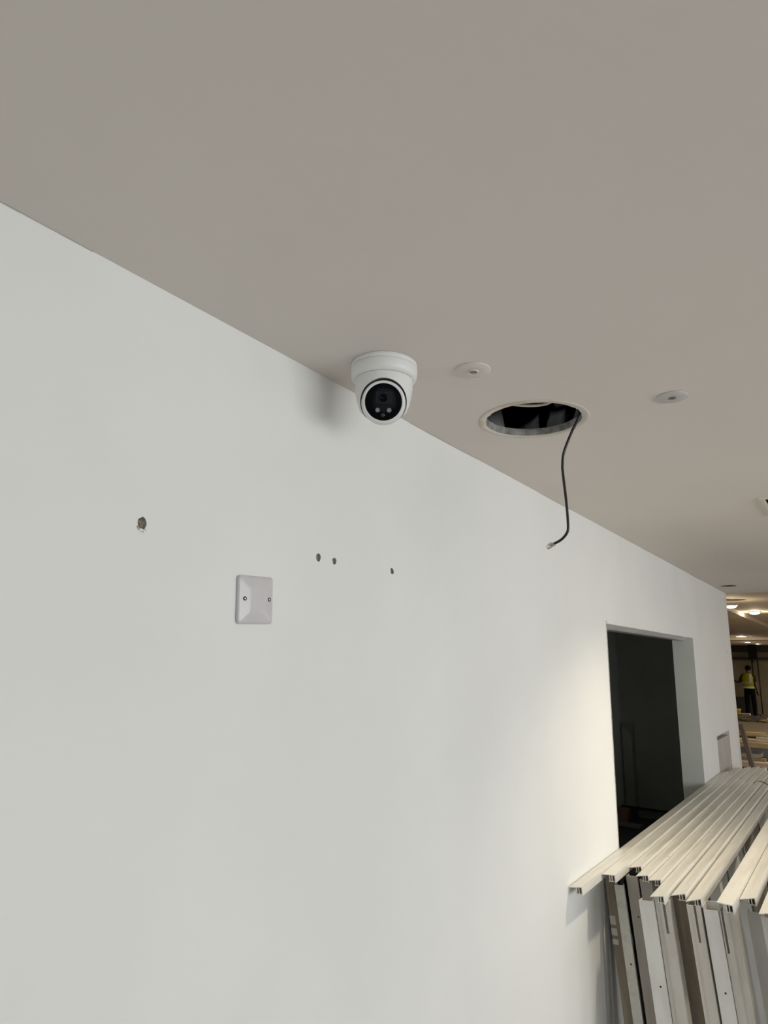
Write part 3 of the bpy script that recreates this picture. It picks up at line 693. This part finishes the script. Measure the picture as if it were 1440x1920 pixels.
# ------------------------------------------------------------------ the worker, seen from behind
wk = empty('person', (-2.21, 25.5, 0.002), 'person in a yellow hi-vis vest and dark trousers seen from behind', 'person', None, (0, 0, -.25))
def skinned(name, verts, edges, radii, root, sub=2):
    me = bpy.data.meshes.new(name); me.from_pydata([Vector(v) for v in verts], edges, []); o = bpy.data.objects.new(name, me); COL.objects.link(o)
    sk = o.modifiers.new('skin', 'SKIN'); sk.use_smooth_shade = True
    for i, r in enumerate(radii):
        d = me.skin_vertices[0].data[i]; d.radius = r if isinstance(r, tuple) else (r, r); d.use_root = (i == root)
    sb = o.modifiers.new('sub', 'SUBSURF'); sb.levels = sub; sb.render_levels = sub
    dg = bpy.context.evaluated_depsgraph_get(); m2 = bpy.data.meshes.new_from_object(o.evaluated_get(dg)); o.modifiers.clear(); o.data = m2
    for p in m2.polygons: p.use_smooth = True
    return o
V = []; E = []; Rr = []
def nv(p, r, frm=None):
    V.append(p); Rr.append(r)
    if frm is not None: E.append((frm, len(V) - 1))
    return len(V) - 1
pel = nv((0, 0, .95), (.150, .105))
wst = nv((0, .0, 1.10), (.135, .10), pel); chs = nv((0, .0, 1.30), (.165, .115), wst); shb = nv((0, .0, 1.42), (.12, .085), chs)
nk = nv((0.005, .01, 1.50), .055, shb); hd0 = nv((.012, .025, 1.565), (.066, .078), nk); hd1 = nv((.016, .03, 1.65), (.074, .090), hd0); hd2 = nv((.018, .025, 1.705), (.055, .065), hd1)
nose = nv((.066, .122, 1.60), .011, hd0)
for sx in (-1, 1):
    hp = nv((.09 * sx, 0, .88), .092, pel); kn = nv((.088 * sx, .02 + .05 * sx, .49), .076, hp); an = nv((.092 * sx, -.02 + .06 * sx, .10), .060, kn)
    heel = nv((.108 * sx, -.05 + .06 * sx, .045), .038, an); toe = nv((.125 * sx, .14 + .06 * sx, .035), .034, an)
hands = []
for sx, el, wr, hn in ((-1, (-.305, .02, 1.16), (-.43, .16, 1.19), (-.50, .22, 1.20)), (1, (.222, -.05, 1.15), (.232, .03, .93), (.232, .06, .86))):
    sh = nv((.185 * sx, 0, 1.40), .062, shb); e_ = nv(el, .046, sh); w_ = nv(wr, .030, e_); h_ = nv(hn, (.036, .020), w_)
    dv = (Vector(hn) - Vector(wr)).normalized(); sdv = dv.cross(Vector((0, 1, .2))).normalized(); bnd = dv.cross(sdv).normalized()
    for q, (off, ln) in enumerate(((-.027, .062), (-.009, .075), (.009, .082), (.027, .075))):
        b0 = Vector(hn) + dv * .025 + sdv * off; f1 = nv(tuple(b0), .009, h_); f2 = nv(tuple(b0 + dv * ln * .5 + bnd * .008), .0085, f1); nv(tuple(b0 + dv * ln * .9 + bnd * .03), .007, f2)
    th = Vector(hn) - dv * .02 - sdv * .035; t1 = nv(tuple(th), .011, h_); nv(tuple(th + dv * .035 - sdv * .02), .009, t1)
body = skinned('body', V, E, Rr, pel, 2); body.parent = wk
for m_ in (M['trousers'], M['shirt'], M['skin'], M['shoe']): body.data.materials.append(m_)
for p in body.data.polygons:
    c = p.center
    if c.z < .11 and abs(c.x) < .3: k = 3
    elif c.z < 1.0 and abs(c.x) < .235: k = 0
    elif c.z > 1.475: k = 2
    elif abs(c.x) > .235 and (c.z < 1.19 or abs(c.x) > .33): k = 2
    else: k = 1
    p.material_index = k
# face details, hair, vest
for sx in (-1, 1):
    bm = bmesh.new(); bmesh.ops.create_icosphere(bm, subdivisions=2, radius=.011); o = finish('eye', bm, M['gap'], wk, True, (.045 + .028 * sx, .112 - .012 * sx, 1.632))
    bm = bmesh.new(); bmesh.ops.create_icosphere(bm, subdivisions=2, radius=1)
    for v in bm.verts: v.co = Vector((v.co.x * .010, v.co.y * .020, v.co.z * .032))
    finish('ear', bm, M['skin'], wk, True, (.014 + .078 * sx, .02, 1.615))
bm = bmesh.new(); bmesh.ops.create_icosphere(bm, subdivisions=1, radius=1)
for v in bm.verts: v.co = Vector((v.co.x * .022, v.co.y * .006, v.co.z * .006))
finish('mouth', bm, mat('lips', (.16, .06, .05), .6), wk, True, (.05, .108, 1.565))
bm = bmesh.new(); bmesh.ops.create_uvsphere(bm, u_segments=20, v_segments=14, radius=1)
for v in bm.verts:
    v.co = Vector((.015 + v.co.x * .094, .016 + v.co.y * .108, 1.645 + v.co.z * .104))
dele = [v for v in bm.verts if (v.co.z < 1.555) or (v.co.y > .065 and v.co.z < 1.67)]
bmesh.ops.delete(bm, geom=dele, context='VERTS'); finish('hair', bm, M['hair'], wk, True)
def torso_ring(z, k=1.0):
    t_ = (z - .98) / .46
    rx = (.165 + .03 * math.sin(PI * t_) + .015 * t_) * k; ry = (.125 + .015 * math.sin(PI * t_)) * k
    if z > 1.38: rx -= (z - 1.38) * .55
    return rx, ry
bm = bmesh.new(); zs = [.985, 1.05, 1.12, 1.2, 1.28, 1.35, 1.41, 1.45, 1.475]; rings = []
for z in zs:
    rx, ry = torso_ring(z, 1.04); rings.append([bm.verts.new((rx * math.cos(2 * PI * i / 28), ry * math.sin(2 * PI * i / 28) * (1 if z < 1.44 else .8), z)) for i in range(28)])
for a, (A, B) in enumerate(zip(rings, rings[1:])):
    for i in range(28):
        ca = math.cos(2 * PI * (i + .5) / 28)
        if abs(ca) > .93 and 1.2 < zs[a] + .03 < 1.42: continue             # arm holes
        bm.faces.new((A[i], A[(i + 1) % 28], B[(i + 1) % 28], B[i]))
bmesh.ops.solidify(bm, geom=list(bm.faces), thickness=.006)
vest = finish('vest', bm, M['hivis'], wk, True)
def band(z0, z1):
    bm = bmesh.new(); rr = []
    for z in (z0, z1):
        rx, ry = torso_ring(z, 1.07); rr.append([bm.verts.new((rx * math.cos(2 * PI * i / 28), ry * math.sin(2 * PI * i / 28), z)) for i in range(28)])
    for i in range(28): bm.faces.new((rr[0][i], rr[0][(i + 1) % 28], rr[1][(i + 1) % 28], rr[1][i]))
    bmesh.ops.solidify(bm, geom=list(bm.faces), thickness=.004); finish('reflective_band', bm, M['reflect'], vest, True)
band(.995, 1.045); band(1.145, 1.195)
for x0 in (.085,):
    bm = bmesh.new(); rr = []
    for z in (1.2, 1.28, 1.35, 1.41, 1.45):
        rx, ry = torso_ring(z, 1.07); yy = [-ry * math.sqrt(max(0, 1 - (xx / rx) ** 2)) for xx in (x0, x0 + .05)]
        rr.append([bm.verts.new((x0, yy[0], z)), bm.verts.new((x0 + .05, yy[1], z))])
    for A, B in zip(rr, rr[1:]): bm.faces.new((A[0], A[1], B[1], B[0]))
    bmesh.ops.solidify(bm, geom=list(bm.faces), thickness=.004); finish('shoulder_band', bm, M['reflect'], vest, True)
